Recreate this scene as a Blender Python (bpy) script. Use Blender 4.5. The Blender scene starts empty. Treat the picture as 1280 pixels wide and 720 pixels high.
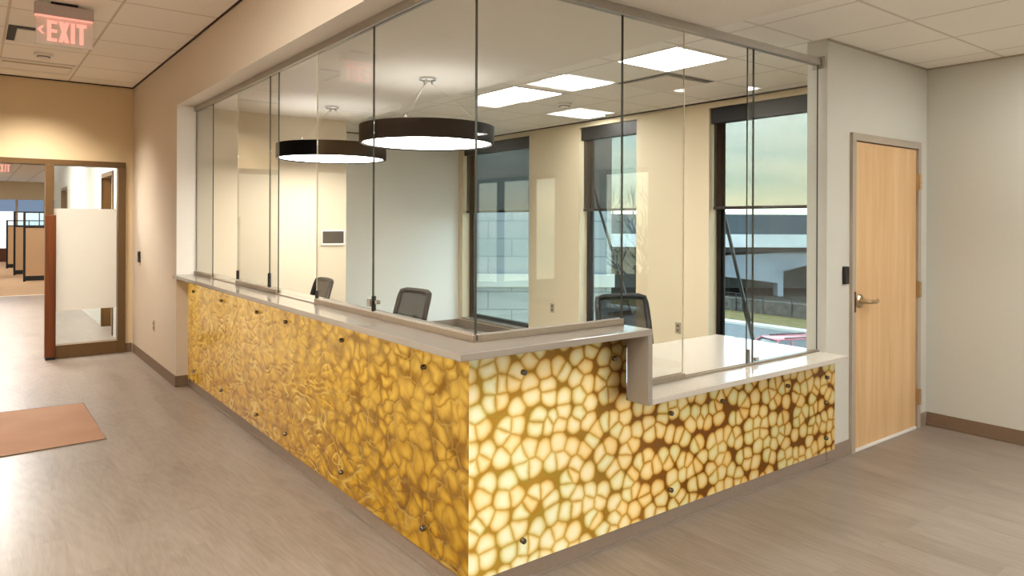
import bpy, bmesh, math, random
from mathutils import Vector, Matrix
random.seed(7)
scn = bpy.context.scene
COL = scn.collection
PI = math.pi

# ------------------------------------------------------------------ colour / material helpers
def lin(c):
    return c / 12.92 if c <= .04045 else ((c + .055) / 1.055) ** 2.4
def rgb(r, g, b):
    return (lin(r / 255), lin(g / 255), lin(b / 255), 1.0)

class NT:
    def __init__(s, name):
        s.m = bpy.data.materials.new(name); s.m.use_nodes = True
        s.t = s.m.node_tree; s.t.nodes.clear()
        s.out = s.n('ShaderNodeOutputMaterial')
    def n(s, typ, **kw):
        x = s.t.nodes.new(typ)
        for k, v in kw.items():
            setattr(x, k, v)
        return x
    def l(s, a, b):
        s.t.links.new(a, b)
    def obj(s):
        return s.n('ShaderNodeTexCoord').outputs['Object']
    def mapping(s, vec, scale=(1, 1, 1), rot=(0, 0, 0), loc=(0, 0, 0)):
        m = s.n('ShaderNodeMapping')
        m.inputs['Scale'].default_value = scale; m.inputs['Rotation'].default_value = rot; m.inputs['Location'].default_value = loc
        s.l(vec, m.inputs['Vector']); return m.outputs[0]
    def noise(s, vec, scale=5, detail=3, rough=.5, dist=0):
        x = s.n('ShaderNodeTexNoise'); s.l(vec, x.inputs['Vector'])
        x.inputs['Scale'].default_value = scale; x.inputs['Detail'].default_value = detail
        x.inputs['Roughness'].default_value = rough; x.inputs['Distortion'].default_value = dist
        return x.outputs['Fac']
    def ramp(s, fac, stops, interp='LINEAR'):
        r = s.n('ShaderNodeValToRGB'); r.color_ramp.interpolation = interp
        e = r.color_ramp.elements
        e[0].position, e[0].color = stops[0]
        e[1].position, e[1].color = stops[-1]
        for p, c in stops[1:-1]:
            k = e.new(p); k.color = c
        s.l(fac, r.inputs['Fac']); return r.outputs['Color']
    def math(s, op, a, b=None, c=None, clamp=False):
        m = s.n('ShaderNodeMath', operation=op); m.use_clamp = clamp
        for i, v in enumerate((a, b, c)):
            if v is None: continue
            if isinstance(v, (int, float)): m.inputs[i].default_value = v
            else: s.l(v, m.inputs[i])
        return m.outputs[0]
    def mix(s, fac, a, b, blend='MIX'):
        m = s.n('ShaderNodeMix', data_type='RGBA', blend_type=blend)
        for i, v in ((0, fac), (6, a), (7, b)):
            if isinstance(v, (int, float)): m.inputs[i].default_value = v
            elif isinstance(v, tuple): m.inputs[i].default_value = v
            else: s.l(v, m.inputs[i])
        return m.outputs[2]
    def sep(s, vec):
        x = s.n('ShaderNodeSeparateXYZ'); s.l(vec, x.inputs[0]); return x.outputs
    def bsdf(s, color=None, rough=.5, metal=0, spec=.5, emit=None, estr=0, normal=None, trans=0, ior=1.45):
        p = s.n('ShaderNodeBsdfPrincipled')
        if color is not None:
            if isinstance(color, tuple): p.inputs['Base Color'].default_value = color
            else: s.l(color, p.inputs['Base Color'])
        if isinstance(rough, (int, float)): p.inputs['Roughness'].default_value = rough
        else: s.l(rough, p.inputs['Roughness'])
        p.inputs['Metallic'].default_value = metal
        p.inputs['Specular IOR Level'].default_value = spec
        p.inputs['IOR'].default_value = ior
        p.inputs['Transmission Weight'].default_value = trans
        if emit is not None:
            if isinstance(emit, tuple): p.inputs['Emission Color'].default_value = emit
            else: s.l(emit, p.inputs['Emission Color'])
            if isinstance(estr, (int, float)): p.inputs['Emission Strength'].default_value = estr
            else: s.l(estr, p.inputs['Emission Strength'])
        if normal is not None: s.l(normal, p.inputs['Normal'])
        return p.outputs[0]
    def bump(s, h, strength=.2, dist=.01):
        b = s.n('ShaderNodeBump'); b.inputs['Strength'].default_value = strength; b.inputs['Distance'].default_value = dist
        s.l(h, b.inputs['Height']); return b.outputs[0]
    def done(s, shader):
        s.l(shader, s.out.inputs['Surface']); return s.m

def flat(name, col, rough=.5, metal=0, spec=.5, var=.03, scale=40, bump=0):
    """a slightly uneven solid material"""
    t = NT(name); o = t.obj()
    f = t.noise(o, scale, 3)
    a = tuple(max(0, c * (1 - var)) for c in col[:3]) + (1,); b = tuple(min(1, c * (1 + var)) for c in col[:3]) + (1,)
    c = t.ramp(f, [(.3, a), (.7, b)])
    nm = t.bump(f, bump, .004) if bump else None
    return t.done(t.bsdf(c, rough, metal, spec, normal=nm))

def emitter(name, col, strength):
    t = NT(name); e = t.n('ShaderNodeEmission'); e.inputs[0].default_value = col; e.inputs[1].default_value = strength
    return t.done(e.outputs[0])

def glass_mat(name, tint=(.97, .985, .975, 1), f0=.045, gain=1.0):
    """clear sheet glass: straight transmission plus a mirror share that grows with the angle"""
    t = NT(name)
    lw = t.n('ShaderNodeLayerWeight'); lw.inputs['Blend'].default_value = .5
    p5 = t.math('POWER', lw.outputs['Facing'], 5)
    f = t.math('MULTIPLY_ADD', p5, (1 - f0) * gain, f0 * gain, clamp=True)
    tr = t.n('ShaderNodeBsdfTransparent'); tr.inputs[0].default_value = tint
    gl = t.n('ShaderNodeBsdfGlossy'); gl.inputs['Roughness'].default_value = 0.0
    mx = t.n('ShaderNodeMixShader'); t.l(f, mx.inputs[0]); t.l(tr.outputs[0], mx.inputs[1]); t.l(gl.outputs[0], mx.inputs[2])
    return t.done(mx.outputs[0])

M = {}
M['wall_white'] = flat('paint_warm_white', rgb(198, 196, 186), .6, spec=.25, var=.012, scale=60)
M['wall_bright'] = flat('paint_bright_white', rgb(232, 232, 226), .6, spec=.25, var=.012, scale=60)
M['wall_cream'] = flat('paint_cream', rgb(206, 194, 170), .6, spec=.25, var=.012, scale=60)
M['wall_beige'] = flat('paint_beige', rgb(214, 200, 170), .6, spec=.25, var=.012, scale=60)
M['wall_hall'] = flat('paint_hall_tan', rgb(206, 192, 173), .6, spec=.25, var=.012, scale=60)
M['wall_tan'] = flat('paint_deep_tan', rgb(216, 194, 156), .6, spec=.25, var=.012, scale=60)
M['soffit_white'] = flat('paint_soffit_white', rgb(235, 229, 220), .6, spec=.25, var=.01, scale=60)
M['base'] = flat('rubber_base', rgb(138, 122, 108), .5, var=.04)
M['base_dark'] = flat('rubber_base_brown', rgb(116, 94, 74), .5, var=.04)
M['shoe'] = flat('shoe_moulding', rgb(136, 122, 110), .5, var=.04)
M['quartz'] = flat('quartz_counter', rgb(150, 142, 132), .12, spec=.6, var=.03, scale=220)
M['quartz_desk'] = flat('quartz_desk', rgb(196, 189, 178), .12, spec=.6, var=.02, scale=220)
M['alu'] = flat('brushed_aluminium', rgb(172, 166, 156), .38, metal=.75, var=.03)
M['track'] = flat('clear_anodised_track', rgb(152, 138, 120), .42, metal=.45, var=.03)
M['chrome'] = flat('chrome', rgb(200, 200, 198), .18, metal=1, var=.01)
M['nickel'] = flat('satin_nickel', rgb(190, 170, 140), .28, metal=1, var=.02)
M['black_metal'] = flat('black_window_metal', rgb(17, 15, 14), .45, var=.06)
M['black'] = flat('black_plastic', rgb(20, 19, 18), .4, var=.08)
M['ring_black'] = flat('black_lamp_band', rgb(9, 5, 5), .6, spec=.1, var=.05)
M['bronze'] = flat('bronze_door_frame', rgb(100, 74, 42), .4, metal=.15, var=.05)
M['greige_frame'] = flat('painted_steel_frame', rgb(166, 154, 138), .45, var=.02)
M['plate'] = flat('steel_cover_plate', rgb(170, 155, 130), .4, metal=.3, var=.04)
M['plastic_white'] = flat('white_plastic', rgb(232, 228, 220), .4, var=.01)
M['screen'] = flat('grey_screen', rgb(52, 47, 43), .2, var=.05)
M['bolt'] = flat('dark_bolt_metal', rgb(120, 112, 102), .2, metal=1)
M['cable'] = flat('steel_cable', rgb(190, 180, 160), .35, metal=.6)
M['edge'] = flat('polished_glass_edge', rgb(66, 66, 56), .25, spec=.6, var=.1)
M['edge_pale'] = flat('bright_glass_edge', rgb(206, 196, 170), .25, spec=.6, var=.1)  # pale copy of the glass edge, glint painted into its colour
M['glass'] = glass_mat('partition_glass', (.975, .985, .975, 1), .034)
M['window_glass'] = glass_mat('window_glass', (.93, .97, .98, 1), .03)
M['lamp'] = emitter('troffer_lens', (1, .975, .93, 1), 26.0)
M['lamp_lobby'] = emitter('lobby_troffer_lens', (1, .99, .95, 1), 17.0)
M['lamp_corridor'] = emitter('corridor_troffer_lens', (1, .97, .93, 1), 85.0)
M['lamp_far'] = emitter('far_troffer_lens', (1, .97, .93, 1), 30.0)
M['lamp_warm'] = emitter('hall_troffer_lens', (1, .955, .89, 1), 40.0)
M['ring_lamp'] = emitter('ring_lamp_diffuser', (1, .94, .86, 1), 14.0)
M['ring_up'] = emitter('ring_lamp_uplight', (1, .95, .88, 1), 1.3)
M['red_light'] = emitter('exit_red', (1, .30, .22, 1), 1.25)

def tile_mat(name, x0, y0, px, py, col, linecol):
    t = NT(name); o = t.obj(); s = t.sep(o)
    def line(c, off, p):
        a = t.math('DIVIDE', t.math('SUBTRACT', c, off), p)
        f = t.math('FRACT', t.math('ADD', a, 100.5))
        return t.math('ABSOLUTE', t.math('SUBTRACT', f, .5))
    lx = t.math('LESS_THAN', line(s[0], x0, px), .0095 / px); ly = t.math('LESS_THAN', line(s[1], y0, py), .0095 / py)
    m = t.math('MAXIMUM', lx, ly)
    f = t.noise(o, 260, 2)
    base = t.ramp(f, [(.25, tuple(c * .95 for c in col[:3]) + (1,)), (.6, col)])
    c = t.mix(m, base, linecol)
    h = t.math('SUBTRACT', 1, m)
    return t.done(t.bsdf(c, .8, spec=.15, normal=t.bump(h, .5, .004)))
M['tile'] = tile_mat('ceiling_tile', 2.18, .10, .61, .61, rgb(247, 244, 237), rgb(216, 211, 202))
M['tile_hall'] = tile_mat('hall_ceiling_tile', -.105, 3.37, .655, .67, rgb(248, 242, 232), rgb(214, 200, 182))
M['tile_far'] = tile_mat('far_ceiling_tile', 0, 0, .61, .61, rgb(214, 214, 212), rgb(150, 150, 150))

def floor_mat():
    t = NT('vinyl_plank'); o = t.obj()
    v = t.mapping(o, rot=(0, 0, PI / 2))
    b = t.n('ShaderNodeTexBrick'); t.l(v, b.inputs['Vector'])
    b.inputs['Scale'].default_value = 1; b.inputs['Brick Width'].default_value = 1.22; b.inputs['Row Height'].default_value = .18
    b.inputs['Mortar Size'].default_value = .0012; b.inputs['Mortar Smooth'].default_value = .2; b.offset = .37; b.offset_frequency = 2
    b.inputs['Color1'].default_value = (0, 0, 0, 1); b.inputs['Color2'].default_value = (1, 1, 1, 1); b.inputs['Mortar'].default_value = (.45, .45, .45, 1)
    # shift the grain from plank to plank
    off = t.n('ShaderNodeVectorMath', operation='MULTIPLY_ADD'); t.l(b.outputs['Color'], off.inputs[0]); off.inputs[1].default_value = (3.1, 7.7, 1.3); t.l(o, off.inputs[2])
    g = t.mapping(off.outputs[0], scale=(5.5, .85, 1))
    n1 = t.noise(g, 2.2, 6, .62, 1.6)
    w = t.n('ShaderNodeTexWave', wave_type='RINGS', rings_direction='Z'); t.l(t.mapping(off.outputs[0], scale=(3.2, .55, 1)), w.inputs['Vector'])
    w.inputs['Scale'].default_value = 3; w.inputs['Distortion'].default_value = 9; w.inputs['Detail'].default_value = 3; w.inputs['Detail Scale'].default_value = 1.4
    fine = t.noise(t.mapping(o, scale=(90, 4, 1)), 1.5, 4, .6)
    cloud = t.noise(t.mapping(off.outputs[0], scale=(2.2, .6, 1)), 1.6, 4, .55, .6)
    k = t.math('MULTIPLY_ADD', w.outputs['Fac'], .05, t.math('MULTIPLY_ADD', n1, .34, t.math('MULTIPLY_ADD', cloud, .36, t.math('MULTIPLY', fine, .25))))
    c = t.ramp(k, [(.32, rgb(116, 104, 93)), (.5, rgb(140, 128, 117)), (.66, rgb(154, 143, 132))])
    tone = t.ramp(b.outputs['Color'], [(0, (.93, .92, .91, 1)), (1, (1.0, 1.0, 1.0, 1))])
    c = t.mix(1.0, c, tone, 'MULTIPLY')
    c = t.mix(t.math('MULTIPLY', b.outputs['Fac'], .3), c, rgb(130, 110, 94))
    return t.done(t.bsdf(c, t.math('MULTIPLY_ADD', n1, .12, .27), spec=.42, normal=t.bump(fine, .05, .002)))
M['floor'] = floor_mat()
M['carpet'] = flat('tan_carpet', rgb(196, 165, 132), .9, spec=.1, var=.14, scale=30)

def mat_doormat():
    t = NT('woven_mat'); o = t.obj()
    f = t.noise(o, 400, 2); g = t.noise(o, 3, 2)
    c = t.mix(.35, t.ramp(f, [(.3, rgb(140, 98, 66)), (.7, rgb(172, 126, 90))]), t.ramp(g, [(.3, rgb(146, 104, 70)), (.7, rgb(172, 132, 98))]))
    return t.done(t.bsdf(c, .7, spec=.3, normal=t.bump(f, .2, .003)))
M['mat'] = mat_doormat()

def wood_mat(name, c1, c2, c3, rough=.35):
    t = NT(name); o = t.obj()
    n = t.noise(t.mapping(o, scale=(9, 9, .7)), 1.5, 5, .6, .8)
    bands = t.noise(t.mapping(o, scale=(5, 5, .05)), 1.2, 2)
    fine = t.noise(t.mapping(o, scale=(120, 120, 3)), 1, 3)
    k = t.math('MULTIPLY_ADD', n, .45, t.math('MULTIPLY_ADD', bands, .4, t.math('MULTIPLY', fine, .15)))
    c = t.ramp(k, [(.35, c1), (.5, c2), (.66, c3)])
    return t.done(t.bsdf(c, rough, spec=.4))
M['maple'] = wood_mat('maple_veneer', rgb(198, 156, 106), rgb(210, 174, 128), rgb(220, 188, 148))
M['mahogany'] = wood_mat('red_brown_wood', rgb(84, 42, 16), rgb(106, 54, 20), rgb(120, 66, 28))

def onyx(name, backlit, corner):
    """honeycomb resin panel. Local axes: u along the face, z up (panel objects are built in world units at the origin)."""
    t = NT(name); o = t.obj(); s = t.sep(o)
    wob = t.n('ShaderNodeTexNoise'); t.l(o, wob.inputs['Vector']); wob.inputs['Scale'].default_value = 4.5; wob.inputs['Detail'].default_value = 2
    vm = t.n('ShaderNodeVectorMath', operation='MULTIPLY_ADD'); t.l(wob.outputs['Color'], vm.inputs[0])
    k = .055 if backlit else .16
    vm.inputs[1].default_value = (k, k, k); t.l(o, vm.inputs[2])
    wv = vm.outputs[0]
    sc = (12.0, 12.8, 1) if backlit else (9.6, 13.5, 1)
    # the pattern runs straight through the sheet: use the two axes of its face only
    if not backlit:
        rip = t.n('ShaderNodeTexNoise'); t.l(o, rip.inputs['Vector']); rip.inputs['Scale'].default_value = 17; rip.inputs['Detail'].default_value = 1
        v2 = t.n('ShaderNodeVectorMath', operation='MULTIPLY_ADD'); t.l(rip.outputs['Color'], v2.inputs[0]); v2.inputs[1].default_value = (.06, .06, .05); t.l(wv, v2.inputs[2]); wv = v2.outputs[0]
    ws = t.sep(wv); cb = t.n('ShaderNodeCombineXYZ'); t.l(ws[0 if backlit else 1], cb.inputs[0]); t.l(ws[2], cb.inputs[1])
    v = t.mapping(cb.outputs[0], scale=sc)
    def voro(vec, feature, smooth=.25):
        x = t.n('ShaderNodeTexVoronoi', feature=feature, voronoi_dimensions='2D'); t.l(vec, x.inputs['Vector']); x.inputs['Scale'].default_value = 1; x.inputs['Randomness'].default_value = .80 if backlit else .9
        if feature == 'SMOOTH_F1': x.inputs['Smoothness'].default_value = smooth
        return x
    ed = voro(v, 'DISTANCE_TO_EDGE'); f1 = voro(v, 'F1')
    cs = t.sep(f1.outputs['Color'])
    big = t.noise(o, 1.6, 2); mid = t.noise(o, 5, 2); grain = t.noise(o, 60, 4, .6)
    e = ed.outputs['Distance']
    round_ = t.math('SMOOTH_MIN', e, t.math('MULTIPLY', t.math('SUBTRACT', .62, f1.outputs['Distance']), .75), .12)
    if backlit:
        soft = t.math('ADD', t.math('ADD', round_, .03), t.math('MULTIPLY', t.math('SUBTRACT', grain, .5), .07))
        soft = t.math('ADD', soft, t.math('MULTIPLY', t.math('SUBTRACT', mid, .5), .14))
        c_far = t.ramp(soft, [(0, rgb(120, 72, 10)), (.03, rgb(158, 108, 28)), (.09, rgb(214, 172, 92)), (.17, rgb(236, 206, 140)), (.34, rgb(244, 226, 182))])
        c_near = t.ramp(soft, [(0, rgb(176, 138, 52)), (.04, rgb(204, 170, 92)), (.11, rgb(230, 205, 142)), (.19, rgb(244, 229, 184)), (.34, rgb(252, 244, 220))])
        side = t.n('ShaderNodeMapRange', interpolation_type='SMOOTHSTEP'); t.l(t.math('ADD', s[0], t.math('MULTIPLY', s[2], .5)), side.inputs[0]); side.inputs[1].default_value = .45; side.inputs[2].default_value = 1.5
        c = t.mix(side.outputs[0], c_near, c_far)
        tint = t.ramp(cs[0], [(0, rgb(255, 230, 172)), (.5, rgb(255, 246, 218)), (1, rgb(240, 248, 222))])
        c = t.mix(.8, c, tint, 'MULTIPLY')
        def mr(src, a, b, lo, hi, it='SMOOTHSTEP'):
            x = t.n('ShaderNodeMapRange', interpolation_type=it); t.l(src, x.inputs[0])
            for q, vv in zip((1, 2, 3, 4), (a, b, lo, hi)): x.inputs[q].default_value = vv
            return x.outputs[0]
        # painted glow: strongest low in the corner, shaded under worktops and beside the step
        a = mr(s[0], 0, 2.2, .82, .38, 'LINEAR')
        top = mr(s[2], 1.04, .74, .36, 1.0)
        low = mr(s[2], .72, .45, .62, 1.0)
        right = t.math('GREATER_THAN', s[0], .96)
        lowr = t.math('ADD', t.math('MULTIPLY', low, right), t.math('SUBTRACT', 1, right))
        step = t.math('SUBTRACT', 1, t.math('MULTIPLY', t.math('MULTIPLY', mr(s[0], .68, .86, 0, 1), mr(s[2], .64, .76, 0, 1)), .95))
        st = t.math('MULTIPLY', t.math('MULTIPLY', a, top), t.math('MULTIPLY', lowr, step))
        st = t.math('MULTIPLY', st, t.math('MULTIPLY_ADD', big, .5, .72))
        nm = t.bump(e, .2, .003)
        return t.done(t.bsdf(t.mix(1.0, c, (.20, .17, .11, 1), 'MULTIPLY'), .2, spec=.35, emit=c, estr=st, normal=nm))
    # rippled amber sheet: glints and shaded flanks of the ripples painted into its colour
    h0 = voro(v, 'SMOOTH_F1', .28)
    def shifted(dy, dz):
        vo = t.n('ShaderNodeVectorMath', operation='ADD'); t.l(v, vo.inputs[0]); vo.inputs[1].default_value = (dy, dz, 0)
        return voro(vo.outputs[0], 'DISTANCE_TO_EDGE').outputs['Distance']
    body = t.ramp(t.math('ADD', h0.outputs['Distance'], t.math('MULTIPLY', t.math('SUBTRACT', mid, .5), .3)), [(.05, rgb(222, 166, 44)), (.35, rgb(206, 148, 26)), (.65, rgb(172, 116, 10))])
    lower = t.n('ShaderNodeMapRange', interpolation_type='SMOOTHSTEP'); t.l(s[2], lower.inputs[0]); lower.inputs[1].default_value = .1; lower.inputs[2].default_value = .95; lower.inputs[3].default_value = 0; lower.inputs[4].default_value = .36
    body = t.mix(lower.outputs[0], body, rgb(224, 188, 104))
    # rounded cells near the corner and the top, running ripples elsewhere
    cellm = t.n('ShaderNodeMapRange', interpolation_type='SMOOTHSTEP')
    t.l(t.math('ADD', t.math('MULTIPLY_ADD', s[1], -.42, t.math('MULTIPLY', s[2], .75)), t.math('MULTIPLY', t.math('SUBTRACT', big, .5), .9)), cellm.inputs[0])
    cellm.inputs[1].default_value = -.45; cellm.inputs[2].default_value = .35
    def ridge(dy, dz):
        cc = t.n('ShaderNodeCombineXYZ'); t.l(t.math('ADD', s[1], dy), cc.inputs[0]); t.l(t.math('ADD', s[2], dz), cc.inputs[1])
        a = t.noise(t.mapping(cc.outputs[0], scale=(3.5, 6.6, 1), rot=(0, 0, .35)), 1, 1.2, .4, 1.1)
        b = t.noise(t.mapping(cc.outputs[0], scale=(3.2, 7.6, 1), rot=(0, 0, -.3), loc=(7, 3, 0)), 1, 1.2, .4, 1.1)
        f = lambda q: t.math('ABSOLUTE', t.math('MULTIPLY_ADD', q, 2, -1))
        return t.math('SMOOTH_MIN', f(a), f(b), .06)
    r0 = ridge(0, 0)
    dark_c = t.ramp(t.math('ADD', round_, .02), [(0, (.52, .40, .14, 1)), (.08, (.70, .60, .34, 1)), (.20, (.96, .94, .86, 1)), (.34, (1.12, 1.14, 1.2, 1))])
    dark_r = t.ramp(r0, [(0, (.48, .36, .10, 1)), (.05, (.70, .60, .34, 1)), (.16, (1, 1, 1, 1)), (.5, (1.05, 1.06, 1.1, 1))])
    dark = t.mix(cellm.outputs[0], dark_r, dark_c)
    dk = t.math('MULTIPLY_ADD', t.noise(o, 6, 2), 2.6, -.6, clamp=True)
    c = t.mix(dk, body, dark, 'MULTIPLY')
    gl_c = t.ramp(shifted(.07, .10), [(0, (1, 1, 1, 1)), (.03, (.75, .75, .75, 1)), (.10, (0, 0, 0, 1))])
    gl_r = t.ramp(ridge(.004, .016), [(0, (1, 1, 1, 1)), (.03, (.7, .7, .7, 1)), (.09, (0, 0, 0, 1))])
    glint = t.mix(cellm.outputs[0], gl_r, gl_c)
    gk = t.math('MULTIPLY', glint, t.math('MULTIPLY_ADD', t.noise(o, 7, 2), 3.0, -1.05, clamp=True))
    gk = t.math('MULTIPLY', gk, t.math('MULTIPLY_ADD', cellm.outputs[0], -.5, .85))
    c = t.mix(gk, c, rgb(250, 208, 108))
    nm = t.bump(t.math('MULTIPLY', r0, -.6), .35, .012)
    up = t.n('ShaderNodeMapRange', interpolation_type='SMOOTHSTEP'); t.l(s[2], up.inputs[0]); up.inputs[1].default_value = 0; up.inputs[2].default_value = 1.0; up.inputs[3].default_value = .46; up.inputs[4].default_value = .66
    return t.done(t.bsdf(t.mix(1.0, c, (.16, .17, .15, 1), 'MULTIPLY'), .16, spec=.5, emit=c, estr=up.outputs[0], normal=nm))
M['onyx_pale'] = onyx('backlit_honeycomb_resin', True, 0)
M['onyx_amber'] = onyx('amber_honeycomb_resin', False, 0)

def shade_mat():
    t = NT('solar_mesh'); o = t.obj()
    tr = t.n('ShaderNodeBsdfTransparent'); tr.inputs[0].default_value = (1, .97, .9, 1)
    d = t.n('ShaderNodeBsdfDiffuse'); d.inputs[0].default_value = rgb(60, 50, 40)
    f = t.noise(o, 500, 1)
    mx = t.n('ShaderNodeMixShader'); t.l(t.math('MULTIPLY_ADD', f, .06, .50), mx.inputs[0]); t.l(tr.outputs[0], mx.inputs[1]); t.l(d.outputs[0], mx.inputs[2])
    return t.done(mx.outputs[0])
M['mesh_shade'] = shade_mat()

def chair_mesh_mat():
    t = NT('chair_mesh'); o = t.obj()
    tr = t.n('ShaderNodeBsdfTransparent'); d = t.n('ShaderNodeBsdfDiffuse'); d.inputs[0].default_value = rgb(34, 28, 22)
    mx = t.n('ShaderNodeMixShader'); t.l(t.math('MULTIPLY_ADD', t.noise(o, 400, 1), .1, .82), mx.inputs[0]); t.l(tr.outputs[0], mx.inputs[1]); t.l(d.outputs[0], mx.inputs[2])
    return t.done(mx.outputs[0])
M['chair_mesh'] = chair_mesh_mat()

def frost_mat():
    t = NT('frosted_film'); o = t.obj()
    tr = t.n('ShaderNodeBsdfTransparent'); tl = t.n('ShaderNodeBsdfTranslucent'); tl.inputs[0].default_value = rgb(244, 238, 228)
    d = t.n('ShaderNodeBsdfDiffuse'); d.inputs[0].default_value = rgb(238, 230, 218)
    a = t.n('ShaderNodeMixShader'); a.inputs[0].default_value = .35; t.l(tl.outputs[0], a.inputs[1]); t.l(d.outputs[0], a.inputs[2])
    f = t.math('MULTIPLY_ADD', t.noise(o, 300, 1), .04, .80)
    mx = t.n('ShaderNodeMixShader'); t.l(f, mx.inputs[0]); t.l(tr.outputs[0], mx.inputs[1]); t.l(a.outputs[0], mx.inputs[2])
    return t.done(mx.outputs[0])
M['frost'] = frost_mat()
def plate_mat():
    t = NT('milky_sign_plate'); o = t.obj()
    tr = t.n('ShaderNodeBsdfTransparent'); tl = t.n('ShaderNodeBsdfTranslucent'); d = t.n('ShaderNodeBsdfDiffuse')
    for q in (tl, d): q.inputs[0].default_value = rgb(246, 236, 232)
    a = t.n('ShaderNodeMixShader'); a.inputs[0].default_value = .5; t.l(tl.outputs[0], a.inputs[1]); t.l(d.outputs[0], a.inputs[2])
    mx = t.n('ShaderNodeMixShader'); t.l(t.math('MULTIPLY_ADD', t.noise(o, 30, 1), .06, .50), mx.inputs[0]); t.l(tr.outputs[0], mx.inputs[1]); t.l(a.outputs[0], mx.inputs[2])
    return t.done(mx.outputs[0])
M['sign_plate'] = plate_mat()
M['sign_housing'] = flat('sign_housing', rgb(176, 160, 152), .5, metal=.1)
M['clear_acrylic'] = glass_mat('clear_acrylic', (.93, .92, .94, 1), .08)

def cmu_mat():
    t = NT('painted_block'); o = t.obj()
    b = t.n('ShaderNodeTexBrick'); t.l(t.mapping(o, rot=(PI / 2, 0, 0)), b.inputs['Vector'])
    b.inputs['Scale'].default_value = 1; b.inputs['Brick Width'].default_value = .8; b.inputs['Row Height'].default_value = .3; b.inputs['Mortar Size'].default_value = .011
    b.inputs['Color1'].default_value = rgb(122, 131, 139); b.inputs['Color2'].default_value = rgb(128, 137, 145); b.inputs['Mortar'].default_value = rgb(86, 96, 104)
    n = t.noise(o, 2, 4)
    c = t.mix(.25, b.outputs['Color'], t.ramp(n, [(.3, rgb(110, 120, 128)), (.7, rgb(136, 144, 150))]))
    return t.done(t.bsdf(c, .8, spec=.2))
M['cmu'] = cmu_mat()
M['concrete'] = flat('bridge_concrete', rgb(158, 164, 166), .8, spec=.2, var=.1, scale=.6)
M['concrete_pier'] = flat('pier_concrete', rgb(112, 119, 126), .85, spec=.2, var=.12, scale=.5)  # bridge concrete darkened to paint in the shade below the deck
M['concrete_dark'] = flat('bridge_girder', rgb(52, 55, 58), .8, spec=.2, var=.12, scale=.8)
M['barrier'] = flat('noise_barrier', rgb(51, 63, 71), .8, spec=.2, var=.1, scale=1.5)
M['abutment'] = flat('abutment_concrete', rgb(78, 81, 82), .85, spec=.2, var=.18, scale=.5)
M['masonry'] = flat('retaining_masonry', rgb(72, 70, 66), .9, spec=.2, var=.4, scale=3)
M['grass'] = flat('winter_grass', rgb(96, 86, 56), .9, spec=.1, var=.25, scale=2)
M['asphalt'] = flat('asphalt', rgb(90, 93, 96), .9, spec=.2, var=.1, scale=2)
M['kerb'] = flat('kerb_concrete', rgb(164, 164, 160), .8, var=.05, scale=2)
M['bark'] = flat('bare_bark', rgb(66, 58, 52), .9, var=.2, scale=8)
M['hill'] = flat('wooded_bank', rgb(54, 50, 46), .95, spec=.1, var=.45, scale=1.5)
M['car_red'] = flat('red_car_paint', rgb(160, 78, 90), .25, spec=.6, var=.02)
M['car_glass'] = flat('car_glass', rgb(52, 64, 72), .08, spec=.8, var=.05)
M['rubber'] = flat('tyre', rgb(26, 26, 26), .7)
M['rod'] = flat('black_rod', rgb(24, 22, 22), .5)
M['fabric_panel'] = flat('tan_panel_fabric', rgb(204, 172, 136), .9, spec=.1, var=.06, scale=120)
M['red_brown_wall'] = flat('red_brown_paint', rgb(104, 58, 40), .7, var=.05)
M['sky_strip'] = flat('blue_glass_band', rgb(120, 140, 170), .2)
M['daylight_screen'] = emitter('lit_translucent_blind', (.93, .98, 1, 1), 1.1)  # far window pane made to glow in place of daylight
M['far_band'] = emitter('dusk_window_band', (.22, .30, .42, 1), .75)  # bluish sky put into the upper pane as emission
M['dark_slot'] = flat('dark_slot', rgb(44, 36, 30), .7)

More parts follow.
